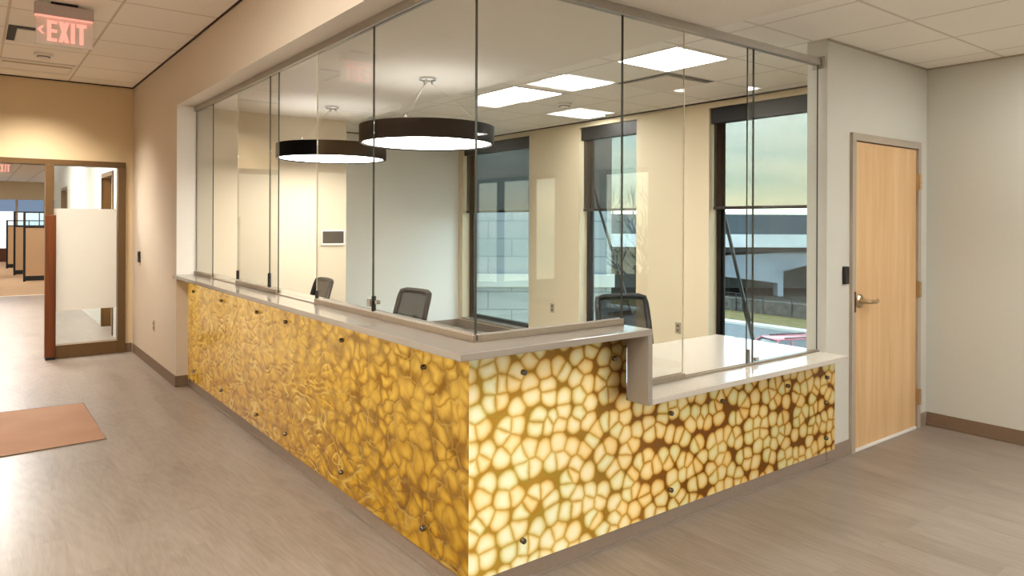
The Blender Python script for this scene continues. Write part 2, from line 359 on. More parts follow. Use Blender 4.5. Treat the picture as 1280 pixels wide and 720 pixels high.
# ------------------------------------------------------------------ mesh helpers
class MB:
    """collects shapes; build() links them as one mesh object"""
    def __init__(s): s.bm = bmesh.new()
    def box(s, a, b, mi=0):
        x0, y0, z0 = (min(a[i], b[i]) for i in range(3)); x1, y1, z1 = (max(a[i], b[i]) for i in range(3))
        v = [s.bm.verts.new(p) for p in ((x0, y0, z0), (x1, y0, z0), (x1, y1, z0), (x0, y1, z0), (x0, y0, z1), (x1, y0, z1), (x1, y1, z1), (x0, y1, z1))]
        for f in ((0, 3, 2, 1), (4, 5, 6, 7), (0, 1, 5, 4), (1, 2, 6, 5), (2, 3, 7, 6), (3, 0, 4, 7)):
            s.bm.faces.new([v[i] for i in f]).material_index = mi
        return s
    def prism(s, pts, z0, z1, mi=0, axis='z'):
        """extrude a 2D outline; axis z: (x,y); axis y: (x,z); axis x: (y,z)"""
        def P(p, h):
            return {'z': (p[0], p[1], h), 'y': (p[0], h, p[1]), 'x': (h, p[0], p[1])}[axis]
        a = [s.bm.verts.new(P(p, z0)) for p in pts]; b = [s.bm.verts.new(P(p, z1)) for p in pts]
        n = len(pts); fs = [s.bm.faces.new(a[::-1]), s.bm.faces.new(b)]
        for i in range(n): fs.append(s.bm.faces.new((a[i], a[(i + 1) % n], b[(i + 1) % n], b[i])))
        for f in fs: f.material_index = mi
        return s
    def tube(s, pts, r, n=8, closed=False, mi=0, cap=True):
        pts = [Vector(p) for p in pts]; rs = r if isinstance(r, (list, tuple)) else [r] * len(pts)
        rings = []; prev = None
        for i, p in enumerate(pts):
            if closed: d = pts[(i + 1) % len(pts)] - pts[i - 1]
            else: d = pts[min(i + 1, len(pts) - 1)] - pts[max(i - 1, 0)]
            d.normalize()
            if prev is None: u = d.orthogonal().normalized()
            else:
                u = prev - d * prev.dot(d)
                u = u.normalized() if u.length > 1e-6 else d.orthogonal().normalized()
            prev = u; w = d.cross(u)
            rings.append([s.bm.verts.new(p + (u * math.cos(2 * PI * k / n) + w * math.sin(2 * PI * k / n)) * rs[i]) for k in range(n)])
        m = len(rings)
        for i in range(m if closed else m - 1):
            A, B = rings[i], rings[(i + 1) % m]
            for k in range(n): s.bm.faces.new((A[k], A[(k + 1) % n], B[(k + 1) % n], B[k])).material_index = mi
        if not closed and cap:
            s.bm.faces.new(rings[0][::-1]).material_index = mi; s.bm.faces.new(rings[-1]).material_index = mi
        return s
    def lathe(s, prof, c=(0, 0, 0), n=48, axis='z', mi=0):
        """prof: (radius, height) outline, closed around the axis"""
        rings = []
        for r, h in prof:
            ring = []
            for k in range(n):
                a = 2 * PI * k / n; x, y = r * math.cos(a), r * math.sin(a)
                p = {'z': (x, y, h), 'y': (x, h, y), 'x': (h, x, y)}[axis]
                ring.append(s.bm.verts.new((p[0] + c[0], p[1] + c[1], p[2] + c[2])))
            rings.append(ring)
        for A, B in zip(rings, rings[1:]):
            for k in range(n):
                s.bm.faces.new((A[k], A[(k + 1) % n], B[(k + 1) % n], B[k])).material_index = mi
        return s
    def disc(s, c, r, n=48, mi=0):
        s.bm.faces.new([s.bm.verts.new((c[0] + r * math.cos(2 * PI * k / n), c[1] + r * math.sin(2 * PI * k / n), c[2])) for k in range(n)]).material_index = mi
        return s
    def build(s, name, mats, parent=None, bevel=0, smooth=False, segs=2, matrix=None):
        bmesh.ops.remove_doubles(s.bm, verts=s.bm.verts, dist=1e-6)
        bmesh.ops.recalc_face_normals(s.bm, faces=s.bm.faces)
        if bevel:
            bmesh.ops.bevel(s.bm, geom=[e for e in s.bm.edges if len(e.link_faces) == 2 and e.calc_face_angle(0) > .6], offset=bevel, segments=segs, profile=.5, affect='EDGES')
        me = bpy.data.meshes.new(name); s.bm.to_mesh(me); s.bm.free()
        for m in (mats if isinstance(mats, (list, tuple)) else [mats]): me.materials.append(m)
        if smooth:
            for p in me.polygons: p.use_smooth = True
            try: me.set_sharp_from_angle(angle=math.radians(40))
            except Exception: pass
        o = bpy.data.objects.new(name, me); COL.objects.link(o)
        if parent is not None: o.parent = parent
        if matrix is not None: o.matrix_world = matrix
        return o

def tag(o, label, cat, group=None):
    o['label'] = label; o['category'] = cat
    if group: o['group'] = group
    return o
def thing(name, label, cat, loc=(0, 0, 0), rz=0, group=None):
    o = bpy.data.objects.new(name, None); COL.objects.link(o)
    o.empty_display_size = .1; o.location = loc; o.rotation_euler = (0, 0, rz)
    return tag(o, label, cat, group)
def structure(o, label=None):
    o['kind'] = 'structure'
    if label: o['label'] = label
    return o
def world_part(mb, name, mats, parent, **kw):
    """a part built in world coordinates under a thing whose Empty stands elsewhere"""
    o = mb.build(name, mats, None, **kw); o.parent = parent
    o.matrix_parent_inverse = Matrix.LocRotScale(parent.location, parent.rotation_euler, None).inverted()
    return o
def dup(root, loc, rz, label):
    r = root.copy(); COL.objects.link(r); r.location = loc; r.rotation_euler = (0, 0, rz); r['label'] = label
    for ch in list(root.children):
        c = ch.copy(); COL.objects.link(c); c.parent = r
        for g in list(ch.children):
            d = g.copy(); COL.objects.link(d); d.parent = c
    return r

# ------------------------------------------------------------------ measured plan (metres)
ZC = 2.767            # lobby / office ceiling
ZH = 3.1455           # hall ceiling
ZS = 2.647            # underside of the bulkhead
W = -.103             # hall wall face
YL = 4.774            # counter run ends here
XW = 4.186            # office window wall face
XC = 4.284            # lobby right wall face
XP = 2.806            # pier beside the wooden door
YF = 7.05             # glazed front at the end of the hall
YB = 6.53             # white office wall
BACK = -7.5; LEFTX = -2.8
ZT, ZL, TH, OV = 1.0547, .7212, .030, .137
E = .958; G = .069

# ------------------------------------------------------------------ SETTING
structure(MB().box((LEFTX, BACK, -.2), (4.43, 15.34, 0)).build('floor', M['floor']))
structure(MB().box((LEFTX, 15.34, -.2), (4.43, 31, -.002)).build('floor_carpet', M['carpet']))
structure(MB().box((1.65, BACK, ZC), (4.5, 6.7, ZC + .12)).build('ceiling', M['tile']))
structure(MB().box((LEFTX, BACK, ZH), (W, YF + .1, ZH + .12)).build('ceiling_hall', M['tile_hall']))
structure(MB().box((LEFTX, YF + .1, 3.0), (3, 31, 3.12)).build('ceiling_beyond', M['tile_far']))
m = MB().box((W, BACK, ZS), (1.65, YL, ZH + .05))
for f in m.bm.faces:
    f.material_index = 1 if f.normal.z < -.5 or abs(f.normal.z) < .01 and f.normal.x > .5 else 0
m.bm.normal_update()
for f in m.bm.faces:
    f.material_index = 1 if f.normal.z < -.5 else 0
structure(m.build('ceiling_bulkhead', [M['wall_hall'], M['soffit_white']]))
# hall wall, with the jamb of the service opening
structure(MB().box((W, YL, 0), (.06, YF, ZH)).build('wall_hall', M['wall_hall']))
structure(MB().box((.06, YL, 0), (1.594, YB + .15, ZC + .05)).build('wall_back', M['wall_cream']))
structure(MB().box((1.594, YB, 0), (4.43, YB + .15, ZC + .05)).build('wall_office', M['wall_bright']))
structure(MB().box((LEFTX - .15, BACK, 0), (LEFTX, 31, ZH)).build('wall_left', M['wall_hall']))
structure(MB().box((LEFTX - .15, BACK - .15, 0), (4.53, BACK, ZH)).build('wall_rear', M['wall_white']))

# window walls: solid wall with openings along y
def window_wall(name, x0, x1, y0, y1, z1, holes, mat):
    m = MB(); ys = y0
    for (a, b, za, zb) in sorted(holes):
        m.box((x0, ys, 0), (x1, a, z1)); m.box((x0, a, 0), (x1, b, za)); m.box((x0, a, zb), (x1, b, z1)); ys = b
    m.box((x0, ys, 0), (x1, y1, z1))
    return structure(m.build(name, mat))
WIN = [(.62, 1.985), (2.95, 3.87), (4.84, 6.42)]
ZW0, ZW1 = .14, 2.70
window_wall('wall_window', XW, 4.43, .15, YB, ZC + .05, [(a, b, ZW0, ZW1) for a, b in WIN], M['wall_beige'])
LOBBYWIN = [(-3.62, -2.73), (-6.35, -4.30)]
window_wall('wall_right', XC, 4.53, BACK, .15, ZC + .05, [(a, b, .5, 2.19) for a, b in LOBBYWIN], M['wall_white'])
# wall that holds the wooden door, ending in the pier
DX1, DX2, DZ = 3.0985, 4.1431, 2.18
m = MB().box((XP, .01, 0), (DX1 + .02, .149, ZC + .02)).box((DX1 + .02, .01, DZ - .02), (DX2 - .02, .149, ZC + .02)).box((DX2 - .02, .01, 0), (XC, .149, ZC + .02))
structure(m.build('wall_door', M['wall_white']))
structure(MB().box((W - .001, YL - .004, ZT), (.06, YL, ZS)).build('trim_5', M['soffit_white']), 'white painted jamb at the end of the counter opening')
# skirtings
def base_run(name, pts_boxes, mat=None):
    m = MB()
    for a, b in pts_boxes: m.box(a, b)
    return structure(m.build(name, mat or M['base'], bevel=.003))
base_run('baseboard_hall', [((W - .008, YL - .008, 0), (W, YF - .06, .105)), ((W - .008, YL - .008, 0), (.004, YL, .105))], M['base_dark'])
base_run('baseboard_far', [((-.186, YF - .008, 0), (W - .008, YF, .105))], M['base_dark'])
base_run('baseboard_right', [((XC - .010, BACK, 0), (XC, .002, .102)), ((XC - .022, BACK, 0), (XC - .010, .002, .018))], M['base_dark'])
base_run('baseboard_door', [((DX2, .002, 0), (XC - .01, .010, .102)), ((2.90, .002, 0), (DX1, .010, .102)), ((XP, .002, 0), (2.8995, .010, .073))])
base_run('baseboard_office', [((1.594, YB - .01, 0), (XW, YB, .105)), ((XW - .01, .15, 0), (XW, YB, .105))])
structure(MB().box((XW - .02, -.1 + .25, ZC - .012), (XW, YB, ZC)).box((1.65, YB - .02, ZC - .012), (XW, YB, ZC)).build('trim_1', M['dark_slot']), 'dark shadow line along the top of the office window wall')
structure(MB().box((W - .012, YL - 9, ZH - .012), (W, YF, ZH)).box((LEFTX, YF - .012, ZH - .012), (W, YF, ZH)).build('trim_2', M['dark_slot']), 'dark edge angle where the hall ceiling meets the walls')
structure(MB().box((XP - .0, -.002, ZC - .010), (XC, .010, ZC)).box((XC - .012, BACK, ZC - .010), (XC, .01, ZC)).build('trim_3', M['greige_frame']), 'grey edge angle above the wooden door wall')

# ------------------------------------------------------------------ WINDOWS with blinds
def window(n, x, y0, y1, z0, z1, mulls=()):
    r = bpy.data.objects.new('window_%d' % n, None); COL.objects.link(r); r.location = (x, (y0 + y1) / 2, z0); structure(r)
    fx0, fx1 = x + .125, x + .20; fw = .05
    m = MB().box((fx0, y0, z0), (fx1, y0 + fw, z1)).box((fx0, y1 - fw, z0), (fx1, y1, z1)).box((fx0, y0 + fw, z0), (fx1, y1 - fw, z0 + fw)).box((fx0, y0 + fw, z1 - fw), (fx1, y1 - fw, z1))
    for q in mulls: m.box((fx0, q - .045, z0 + fw), (fx1, q + .045, z1 - fw))
    # stepped glazing stop
    m.box((fx0 + .02, y1 - fw - .03, z0 + fw), (fx0 + .035, y1 - fw, z1 - fw))
    world_part(m, 'frame', M['black_metal'], r, bevel=.003)
    world_part(MB().box((fx0 + .04, y0 + fw, z0 + fw), (fx0 + .052, y1 - fw, z1 - fw)), 'glazing', M['window_glass'], r)
    world_part(MB().box((x - .008, y0, z0 - .02), (fx0, y1, z0 + .004)), 'sill', M['quartz'], r)
    return r
for i, (a, b) in enumerate(WIN): window(i + 1, XW, a, b, ZW0, ZW1)
window(4, XC, LOBBYWIN[0][0], LOBBYWIN[0][1], .5, 2.19)
window(5, XC, LOBBYWIN[1][0], LOBBYWIN[1][1], .5, 2.19, (-4.95, -5.68))
BL = ['dark roller blind half down in the window beside the white pier', 'dark roller blind half down in the narrow middle window', 'dark roller blind half down in the window at the white wall corner']
for (a, b), lab in zip(WIN, BL):
    t = thing('roller_blind', lab, 'roller blind', (XW + .06, (a + b) / 2, ZW1), 0, 'roller blinds in the office windows')
    world_part(MB().box((XW + .02, a + .004, 2.545), (XW + .10, b - .004, ZW1 - .002)), 'fascia', M['black_metal'], t, bevel=.004)
    world_part(MB().box((XW + .060, a + .012, 1.715), (XW + .0615, b - .012, 2.56)), 'mesh_cloth', M['mesh_shade'], t)
    world_part(MB().box((XW + .052, a + .012, 1.695), (XW + .070, b - .012, 1.725)), 'hem_bar', M['dark_slot'], t, bevel=.003)

# ------------------------------------------------------------------ WOODEN DOOR (door_1)
d1 = bpy.data.objects.new('door_1', None); COL.objects.link(d1); d1.location = ((DX1 + DX2) / 2, .01, 0); structure(d1, 'pale maple door with lever handle in the wall right of the counter')
fw = .05
m = MB().box((DX1, -.012, 0), (DX1 + fw, .16, DZ)).box((DX2 - fw, -.012, 0), (DX2, .16, DZ)).box((DX1 + fw, -.012, DZ - fw), (DX2 - fw, .16, DZ))
m.box((DX1 + fw, .06, 0), (DX1 + fw + .015, .16, DZ - fw)).box((DX2 - fw - .015, .06, 0), (DX2 - fw, .16, DZ - fw)).box((DX1 + fw, .06, DZ - fw - .015), (DX2 - fw, .16, DZ - fw))
world_part(m, 'frame', M['greige_frame'], d1, bevel=.002)
world_part(MB().box((DX1 + fw + .003, .004, .022), (DX2 - fw - .003, .048, DZ - fw - .006)), 'leaf', M['maple'], d1, bevel=.002)
world_part(MB().box((DX1 + fw + .003, -.006, .002), (DX2 - fw - .003, .046, .021)), 'door_sweep', M['plastic_white'], d1, bevel=.002)  # white strip put in for the line of light under the leaf
hx, hz = 3.222, 1.03
h = world_part(MB().lathe([(0, -.014), (.036, -.014), (.046, -.004), (.046, .006), (0, .006)], (hx, 0, hz), 32, 'y'), 'rose', M['nickel'], d1, smooth=True)
lv = [(hx, -.006, hz), (hx, -.05, hz), (hx + .01, -.062, hz), (hx + .05, -.066, hz - .002), (hx + .10, -.066, hz - .006), (hx + .135, -.060, hz - .004), (hx + .155, -.048, hz + .004)]
world_part(MB().tube(lv, [.016, .014, .014, .014, .013, .012, .009], 14), 'lever_handle', M['nickel'], d1, smooth=True)
world_part(MB().box((DX1 + fw - .022, -.0145, hz - .07), (DX1 + fw - .004, -.012, hz + .07)), 'strike_plate', M['black'], d1)
for z in (1.88, 1.065, .25):
    hm = MB()
    for k in range(3):
        z0 = z - .06 + k * .04
        hm.tube([(DX2 - fw + .006, -.022, z0 + .001), (DX2 - fw + .006, -.022, z0 + .039)], .013, 12)
    hm.box((DX2 - fw - .004, -.020, z - .06), (DX2 - fw + .004, .004, z + .06))
    world_part(hm, 'hinge', M['nickel'], d1)

t = tag(MB().box((3.004, -.012, 1.155), (3.060, .012, 1.275)).build('card_reader', M['black'], bevel=.006), 'black card reader on the white wall beside the wooden door', 'card reader')
t = thing('card_reader', 'small black card reader on the hall wall near the glazed front', 'card reader', (W, 6.59, 1.15))
world_part(MB().box((W - .02, 6.55, 1.085), (W, 6.64, 1.21)), 'housing', M['black'], t, bevel=.006)
world_part(MB().box((W - .0215, 6.565, 1.165), (W - .02, 6.625, 1.195)), 'reader_window', M['screen'], t)

def outlet(loc, nrm, label):
    t = thing('wall_outlet', label, 'outlet', loc, 0, 'steel wall outlets')
    x, y, z = loc; s = nrm
    world_part(MB().box((x, y - .037, z - .058), (x + s * .006, y + .037, z + .058)), 'cover_plate', M['plate'], t, bevel=.002)
    for dz in (.024, -.024):
        world_part(MB().box((x + s * .006, y - .017, z + dz - .015), (x + s * .009, y + .017, z + dz + .015)), 'socket', M['base_dark'], t, bevel=.003)
outlet((XW, 4.359, .481), -1, 'steel outlet on the beige wall between the corner window and the middle window')
outlet((XW, 2.364, .472), -1, 'steel outlet on the beige wall between the middle window and the window beside the pier')
outlet((W, 5.79, .457), -1, 'outlet low on the hall wall left of the gold counter front')

# ------------------------------------------------------------------ COUNTER
cab = thing('counter_cabinet', 'L-shaped reception counter body behind the honeycomb panels with grey toe base', 'counter', (.3, .3, 0))
cm = MB().prism([(.05, .05), (E, .05), (E, .14), (.16, .14), (.16, YL - .002), (.05, YL - .002)], .02, ZT - TH - .001)
cm.prism([(E, .05), (XP - .002, .05), (XP - .002, .40), (E, .40)], .02, ZL - TH - .001)
world_part(cm, 'body', M['dark_slot'], cab)
world_part(MB().prism([(.006, .006), (XP - .002, .006), (XP - .002, .05), (.05, .05), (.05, YL - .009), (.006, YL - .009)], 0, .073), 'toe_base', M['base'], cab, bevel=.003)
world_part(MB().prism([(-.006, -.006), (2.9, -.006), (2.9, .006), (.006, .006), (.006, YL - .01), (-.006, YL - .01)], 0, .012), 'shoe_strip', M['shoe'], cab, bevel=.002)

up = thing('upper_countertop', 'raised grey quartz transaction top running along the gold front and round the corner', 'countertop', (.0, .0, ZT))
m = MB().prism([(-OV, -OV), (E, -OV), (E, .232), (.235, .232), (.235, YL - .001), (-OV, YL - .001)], ZT - TH, ZT)
world_part(m, 'top_slab', M['quartz'], up, bevel=.003)
world_part(MB().box((E - .032, -OV, ZL - TH), (E, .0, ZT - TH)), 'end_panel', M['quartz'], up, bevel=.003)
low = thing('lower_countertop', 'low pale quartz desk top between the step and the white pier', 'countertop', (2, .3, ZL))
world_part(MB().prism([(E + .0015, -OV), (XP - .002, -OV), (XP - .002, .152), (2.85, .152), (2.85, .90), (.30, .90), (.30, .30), (E + .0015, .30)], ZL - TH, ZL), 'desk_slab', M['quartz_desk'], low, bevel=.003)
for x in (1.3, 2.55):
    world_part(MB().box((x - .03, .80, .001), (x + .03, .86, ZL - TH)), 'leg', M['alu'], low, bevel=.004)

# honeycomb panels with stand-off bolts
def bolt_mb(p, axis):
    m = MB(); s = -1
    prof = [(0, -.024), (.010, -.024), (.0125, -.021), (.0125, -.004), (.006, -.004), (.006, .0)]
    m.lathe(prof, p, 20, axis)
    return m
def cladding(label, mb, mat, bolts, axis, loc):
    t = thing('honeycomb_panel', label, 'panel', loc, 0, 'honeycomb panels on the counter front')
    world_part(mb, 'resin_sheet', mat, t, bevel=.0015, segs=1)
    for p in bolts: world_part(bolt_mb(p, axis), 'bolt', M['bolt'], t, smooth=True)
P0, PU, PL_ = .0745, ZT - TH - .002, ZL - TH - .002
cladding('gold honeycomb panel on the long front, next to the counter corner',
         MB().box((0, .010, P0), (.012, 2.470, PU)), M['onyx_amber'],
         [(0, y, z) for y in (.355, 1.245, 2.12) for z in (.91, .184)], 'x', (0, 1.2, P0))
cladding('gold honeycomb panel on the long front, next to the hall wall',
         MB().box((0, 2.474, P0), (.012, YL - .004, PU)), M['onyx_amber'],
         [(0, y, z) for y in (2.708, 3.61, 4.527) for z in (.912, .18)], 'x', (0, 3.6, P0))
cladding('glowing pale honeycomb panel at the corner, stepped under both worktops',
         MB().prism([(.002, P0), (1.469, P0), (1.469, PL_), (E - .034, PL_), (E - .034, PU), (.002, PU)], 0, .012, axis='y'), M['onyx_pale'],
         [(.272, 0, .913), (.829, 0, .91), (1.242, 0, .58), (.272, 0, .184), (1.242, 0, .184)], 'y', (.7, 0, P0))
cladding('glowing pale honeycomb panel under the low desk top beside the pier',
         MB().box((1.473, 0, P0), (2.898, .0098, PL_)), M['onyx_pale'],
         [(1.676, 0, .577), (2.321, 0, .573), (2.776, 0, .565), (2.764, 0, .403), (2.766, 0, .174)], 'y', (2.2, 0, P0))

# ------------------------------------------------------------------ GLASS SCREEN
t = thing('head_rail', 'grey aluminium glass head rail fixed under the bulkhead along the gold front', 'rail', (G, 2.4, 2.6))
world_part(MB().box((G - .022, G + .0, 2.602), (G - .003, YL - .0, ZS)).box((G + .003, G + .03, 2.602), (G + .022, YL, ZS)).box((G - .003, G, 2.625), (G + .003, YL, ZS)), 'channel', M['alu'], t, bevel=.002)
t = thing('head_rail', 'grey aluminium glass head rail above the low desk, ending at the white pier', 'rail', (1.5, G, 2.6))
world_part(MB().box((G - .022, G - .022, 2.602), (XP - .012, G - .003, ZS)).box((G + .003, G + .003, 2.602), (XP - .012, G + .022, ZS)).box((G - .003, G - .003, 2.625), (XP - .012, G + .003, ZS)), 'channel', M['alu'], t, bevel=.002)
world_part(MB().box((XP - .012, G - .04, 2.578), (XP, G + .04, ZS + .012)), 'wall_bracket', M['alu'], t, bevel=.003)

def screen(label, a, b, axis, z0, z1=2.6015, off=0.0, latch=(), pale=()):
    """one sheet of glass standing in plane x=G (axis y) or y=G (axis x)"""
    loc = (G, (a + b) / 2, z0) if axis == 'y' else ((a + b) / 2, G, z0)
    t = thing('glass_sheet', label, 'glass screen', loc, 0, 'glass sheets above the counter')
    g = .004; p = G + off
    def B(u0, u1, d0, d1, q0, q1):
        return MB().box((p + d0, u0, q0), (p + d1, u1, q1)) if axis == 'y' else MB().box((u0, p + d0, q0), (u1, p + d1, q1))
    world_part(B(a + .004, b - .004, -g, g, z0, z1), 'pane', M['glass'], t)
    for u0, u1 in ((a, a + .0022), (b - .0022, b)):
        world_part(B(u0, u1, -g, g, z0, z1), 'polished_edge', M['edge_pale'] if u0 in pale or u1 in pale else M['edge'], t)
    for (u, q, w, hh, mk) in latch:
        world_part(B(u - w / 2, u + w / 2, -g - .008, g + .008, q - hh / 2, q + hh / 2), 'clamp', M[mk], t, bevel=.002)
    return t
zb = ZT + .0305
screen('clear glass sheet closing the gold front beside the hall wall jamb', 4.181, 4.765, 'y', zb)
screen('clear sliding glass sheet standing between two open gaps over the gold front', 2.675, 3.444, 'y', zb, pale=(3.444,), latch=[(3.440, 1.13, .008, .07, 'black'), (2.679, 1.14, .008, .10, 'black')])
screen('slim clear glass strip next to the sliding sheet over the gold front', 2.492, 2.672, 'y', zb)
screen('clear glass sheet with latch beside the wider open gap, tablet seen through it', 1.028, 1.801, 'y', zb, pale=(1.801,), latch=[(1.797, 1.11, .007, .05, 'black'), (1.062, 1.13, .036, .042, 'alu')])
screen('large clear glass sheet over the gold front ending at the glass corner', G - .004, 1.024, 'y', zb, latch=[(1.019, 1.128, .009, .08, 'black'), (.975, 1.14, .022, .022, 'chrome')])
screen('large clear glass sheet on the raised top turning the corner above the pale panel', G + .005, E - .003, 'x', zb)
screen('clear glass sheet on the low desk next to the counter step', E + .001, 1.434, 'x', ZL + .0305, pale=(1.434,))
screen('slim clear glass strip on the low desk beside the sheet at the pier', 2.011, 2.071, 'x', ZL + .0125, latch=[(2.03, .775, .012, .08, 'alu')])
screen('clear glass sheet on the low desk against the white pier', 2.075, XP - .014, 'x', ZL + .0125, latch=[(2.108, .75, .04, .022, 'chrome')])

def track(label, a, b, axis, z, h):
    loc = (G, (a + b) / 2, z) if axis == 'y' else ((a + b) / 2, G, z)
    t = thing('bottom_track', label, 'track', loc, 0, 'aluminium tracks under the glass')
    def B(d0, d1, q0, q1):
        return ((G + d0, a, q0), (G + d1, b, q1)) if axis == 'y' else ((a, G + d0, q0), (b, G + d1, q1))
    m = MB().box(*B(-.018, .018, z, z + min(.006, h)))
    if h > .01:
        m.box(*B(-.018, -.006, z + .006, z + h)).box(*B(.006, .018, z + .006, z + h))
    world_part(m, 'channel', M['track'], t, bevel=.001, segs=1)
track('raised aluminium track under the glass sheet at the hall wall jamb', 4.181, YL - .002, 'y', ZT, .03)
track('raised aluminium track under the sliding sheet on the raised top', 2.492, 3.444, 'y', ZT, .03)
track('long raised aluminium track ending at the glass corner', G - .018, 1.801, 'y', ZT, .03)
track('flat threshold track in the narrow gap near the hall wall jamb', 3.446, 4.179, 'y', ZT, .006)
track('flat threshold track in the wider gap before the tablet', 1.803, 2.490, 'y', ZT, .006)
track('raised aluminium track from the glass corner along the short raised top', G + .019, E - .002, 'x', ZT, .03)
track('raised aluminium track on the low desk beside the step', E + .002, 1.434, 'x', ZL, .03)
track('flat threshold track along the low desk towards the pier', 1.436, XP - .014, 'x', ZL, .012)

# ------------------------------------------------------------------ LIGHTS IN THE CEILINGS
def troffer(x, y, z, wx, wy, lens, label, group):
    t = thing('ceiling_light', label, 'ceiling light', (x, y, z), 0, group)
    f = .022
    world_part(MB().box((x - wx / 2, y - wy / 2, z - .006), (x + wx / 2, y - wy / 2 + f, z)).box((x - wx / 2, y + wy / 2 - f, z - .006), (x + wx / 2, y + wy / 2, z))
               .box((x - wx / 2, y - wy / 2 + f, z - .006), (x - wx / 2 + f, y + wy / 2 - f, z)).box((x + wx / 2 - f, y - wy / 2 + f, z - .006), (x + wx / 2, y + wy / 2 - f, z)), 'frame', M['plastic_white'], t)
    world_part(MB().box((x - wx / 2 + f, y - wy / 2 + f, z - .003), (x + wx / 2 - f, y + wy / 2 - f, z - .001)), 'lens', lens, t)
GO = 'lit panels in the office ceiling'
troffer(2.475, 2.845, ZC, .60, .60, M['lamp'], 'bright square ceiling panel above the larger ring lamp side of the office', GO)
troffer(2.475, 2.05, ZC, .60, .34, M['lamp'], 'bright half-width ceiling panel between the two square panels', GO)
troffer(2.475, 1.025, ZC, .60, .60, M['lamp'], 'largest bright square ceiling panel beside the black air slot', GO)
troffer(3.75, 3.42, ZC, .60, .34, M['lamp'], 'bright half-width ceiling panel close to the window wall', GO)
GL = 'lit panels in the lobby ceiling'  # unseen lobby panels, more of them added to brighten the room
for i, (x, y) in enumerate([(2.475, -2.0), (2.475, -4.4), (3.70, -3.2), (3.70, -5.6), (2.475, -3.2), (3.70, -1.4), (2.475, -5.6)]):
    troffer(x, y, ZC, .60, .60, M['lamp_lobby'], 'bright square panel in the lobby ceiling %s' % ['near the gypsum edge', 'further from the counter at the gypsum edge', 'in front of the lobby window', 'near the lobby rear wall', 'midway along the gypsum edge', 'nearest the wooden door', 'in the rear corner by the gypsum edge'][i], GL)
GH = 'lit panels in the hall ceiling'  # unseen panels added to lift the light in the hall
for i, (x, y) in enumerate([(-1.745, 1.0), (-1.745, -1.7), (-1.745, -4.6)]):
    troffer(x, y, ZH, .60, 1.2, M['lamp_warm'], 'warm lit panel in the hall ceiling %s' % ['along the gold front', 'over the lobby entrance', 'towards the rear wall'][i], GH)
al = bpy.data.lights.new('louvred_light_lamp', 'AREA'); al.shape = 'RECTANGLE'; al.size = .56; al.size_y = .48; al.energy = 34; al.color = (1, .92, .82); al.spread = math.radians(105)
alo = bpy.data.objects.new('louvred_light_lamp', al); COL.objects.link(alo); alo.location = (-1.105, 6.34, ZH - .014)
# louvred hall fitting, air grille, detectors
t = thing('ceiling_light', 'recessed louvred light at the end of the hall ceiling above the glazed front', 'ceiling light', (-1.1, 6.35, ZH))
world_part(MB().box((-1.42, 6.06, ZH - .01), (-.79, 6.08, ZH)).box((-1.42, 6.60, ZH - .01), (-.79, 6.62, ZH)).box((-1.42, 6.08, ZH - .01), (-1.40, 6.60, ZH)).box((-.81, 6.08, ZH - .01), (-.79, 6.60, ZH)), 'frame', M['plastic_white'], t)
world_part(MB().box((-1.40, 6.08, ZH - .004), (-.81, 6.17, ZH - .001)).box((-1.40, 6.26, ZH - .004), (-.81, 6.60, ZH - .001)), 'reflector', M['soffit_white'], t)
world_part(MB().box((-1.40, 6.17, ZH - .004), (-.81, 6.26, ZH - .001)), 'louvre', M['plate'], t)
t = thing('air_grille', 'square air diffuser with brown slots beside the exit sign in the hall ceiling', 'air diffuser', (-1.1, 4.95, ZH))
world_part(MB().box((-1.34, 4.68, ZH - .012), (-.82, 5.20, ZH - .004)), 'face_plate', M['plastic_white'], t, bevel=.004)
world_part(MB().box((-1.40, 4.60, ZH - .003), (-1.10, 4.68, ZH - .001)), 'slot', M['dark_slot'], t)
world_part(MB().box((-1.40, 4.68, ZH - .003), (-1.34, 5.20, ZH - .001)), 'slot', M['dark_slot'], t)
t = thing('air_grille', 'ceiling air diffuser with two black slots beside the largest office panel', 'air diffuser', (3.1, 1.6, ZC))
world_part(MB().box((2.80, 1.33, ZC - .003), (2.85, 1.90, ZC - .001)), 'slot', M['black'], t)
world_part(MB().box((2.86, 1.33, ZC - .003), (3.38, 1.39, ZC - .001)), 'slot', M['black'], t)
world_part(MB().box((2.86, 1.40, ZC - .012), (3.38, 1.90, ZC - .003)), 'face_plate', M['soffit_white'], t, bevel=.004)
def detector(x, y, z, label):
    t = thing('smoke_detector', label, 'smoke detector', (x, y, z), 0, 'round smoke detectors')
    world_part(MB().lathe([(0, z - .002), (.075, z - .002), (.078, z - .018), (.066, z - .024), (0, z - .024)][::-1], (x, y, 0), 32), 'mounting_plate', M['plastic_white'], t, smooth=True)
    world_part(MB().lathe([(.050, z - .024), (.045, z - .045), (.03, z - .05), (0, z - .05)], (x, y, 0), 32), 'sensor_cap', M['soffit_white'], t, smooth=True)
    world_part(MB().lathe([(.0535, z - .030), (.0535, z - .036), (.049, z - .036)], (x, y, 0), 32), 'vent_ring', M['dark_slot'], t, smooth=True)
detector(3.136, 2.962, ZC, 'round white smoke detector in the office ceiling between the lit panels')
detector(-1.094, 5.634, ZH, 'round white smoke detector in the hall ceiling below the exit sign')

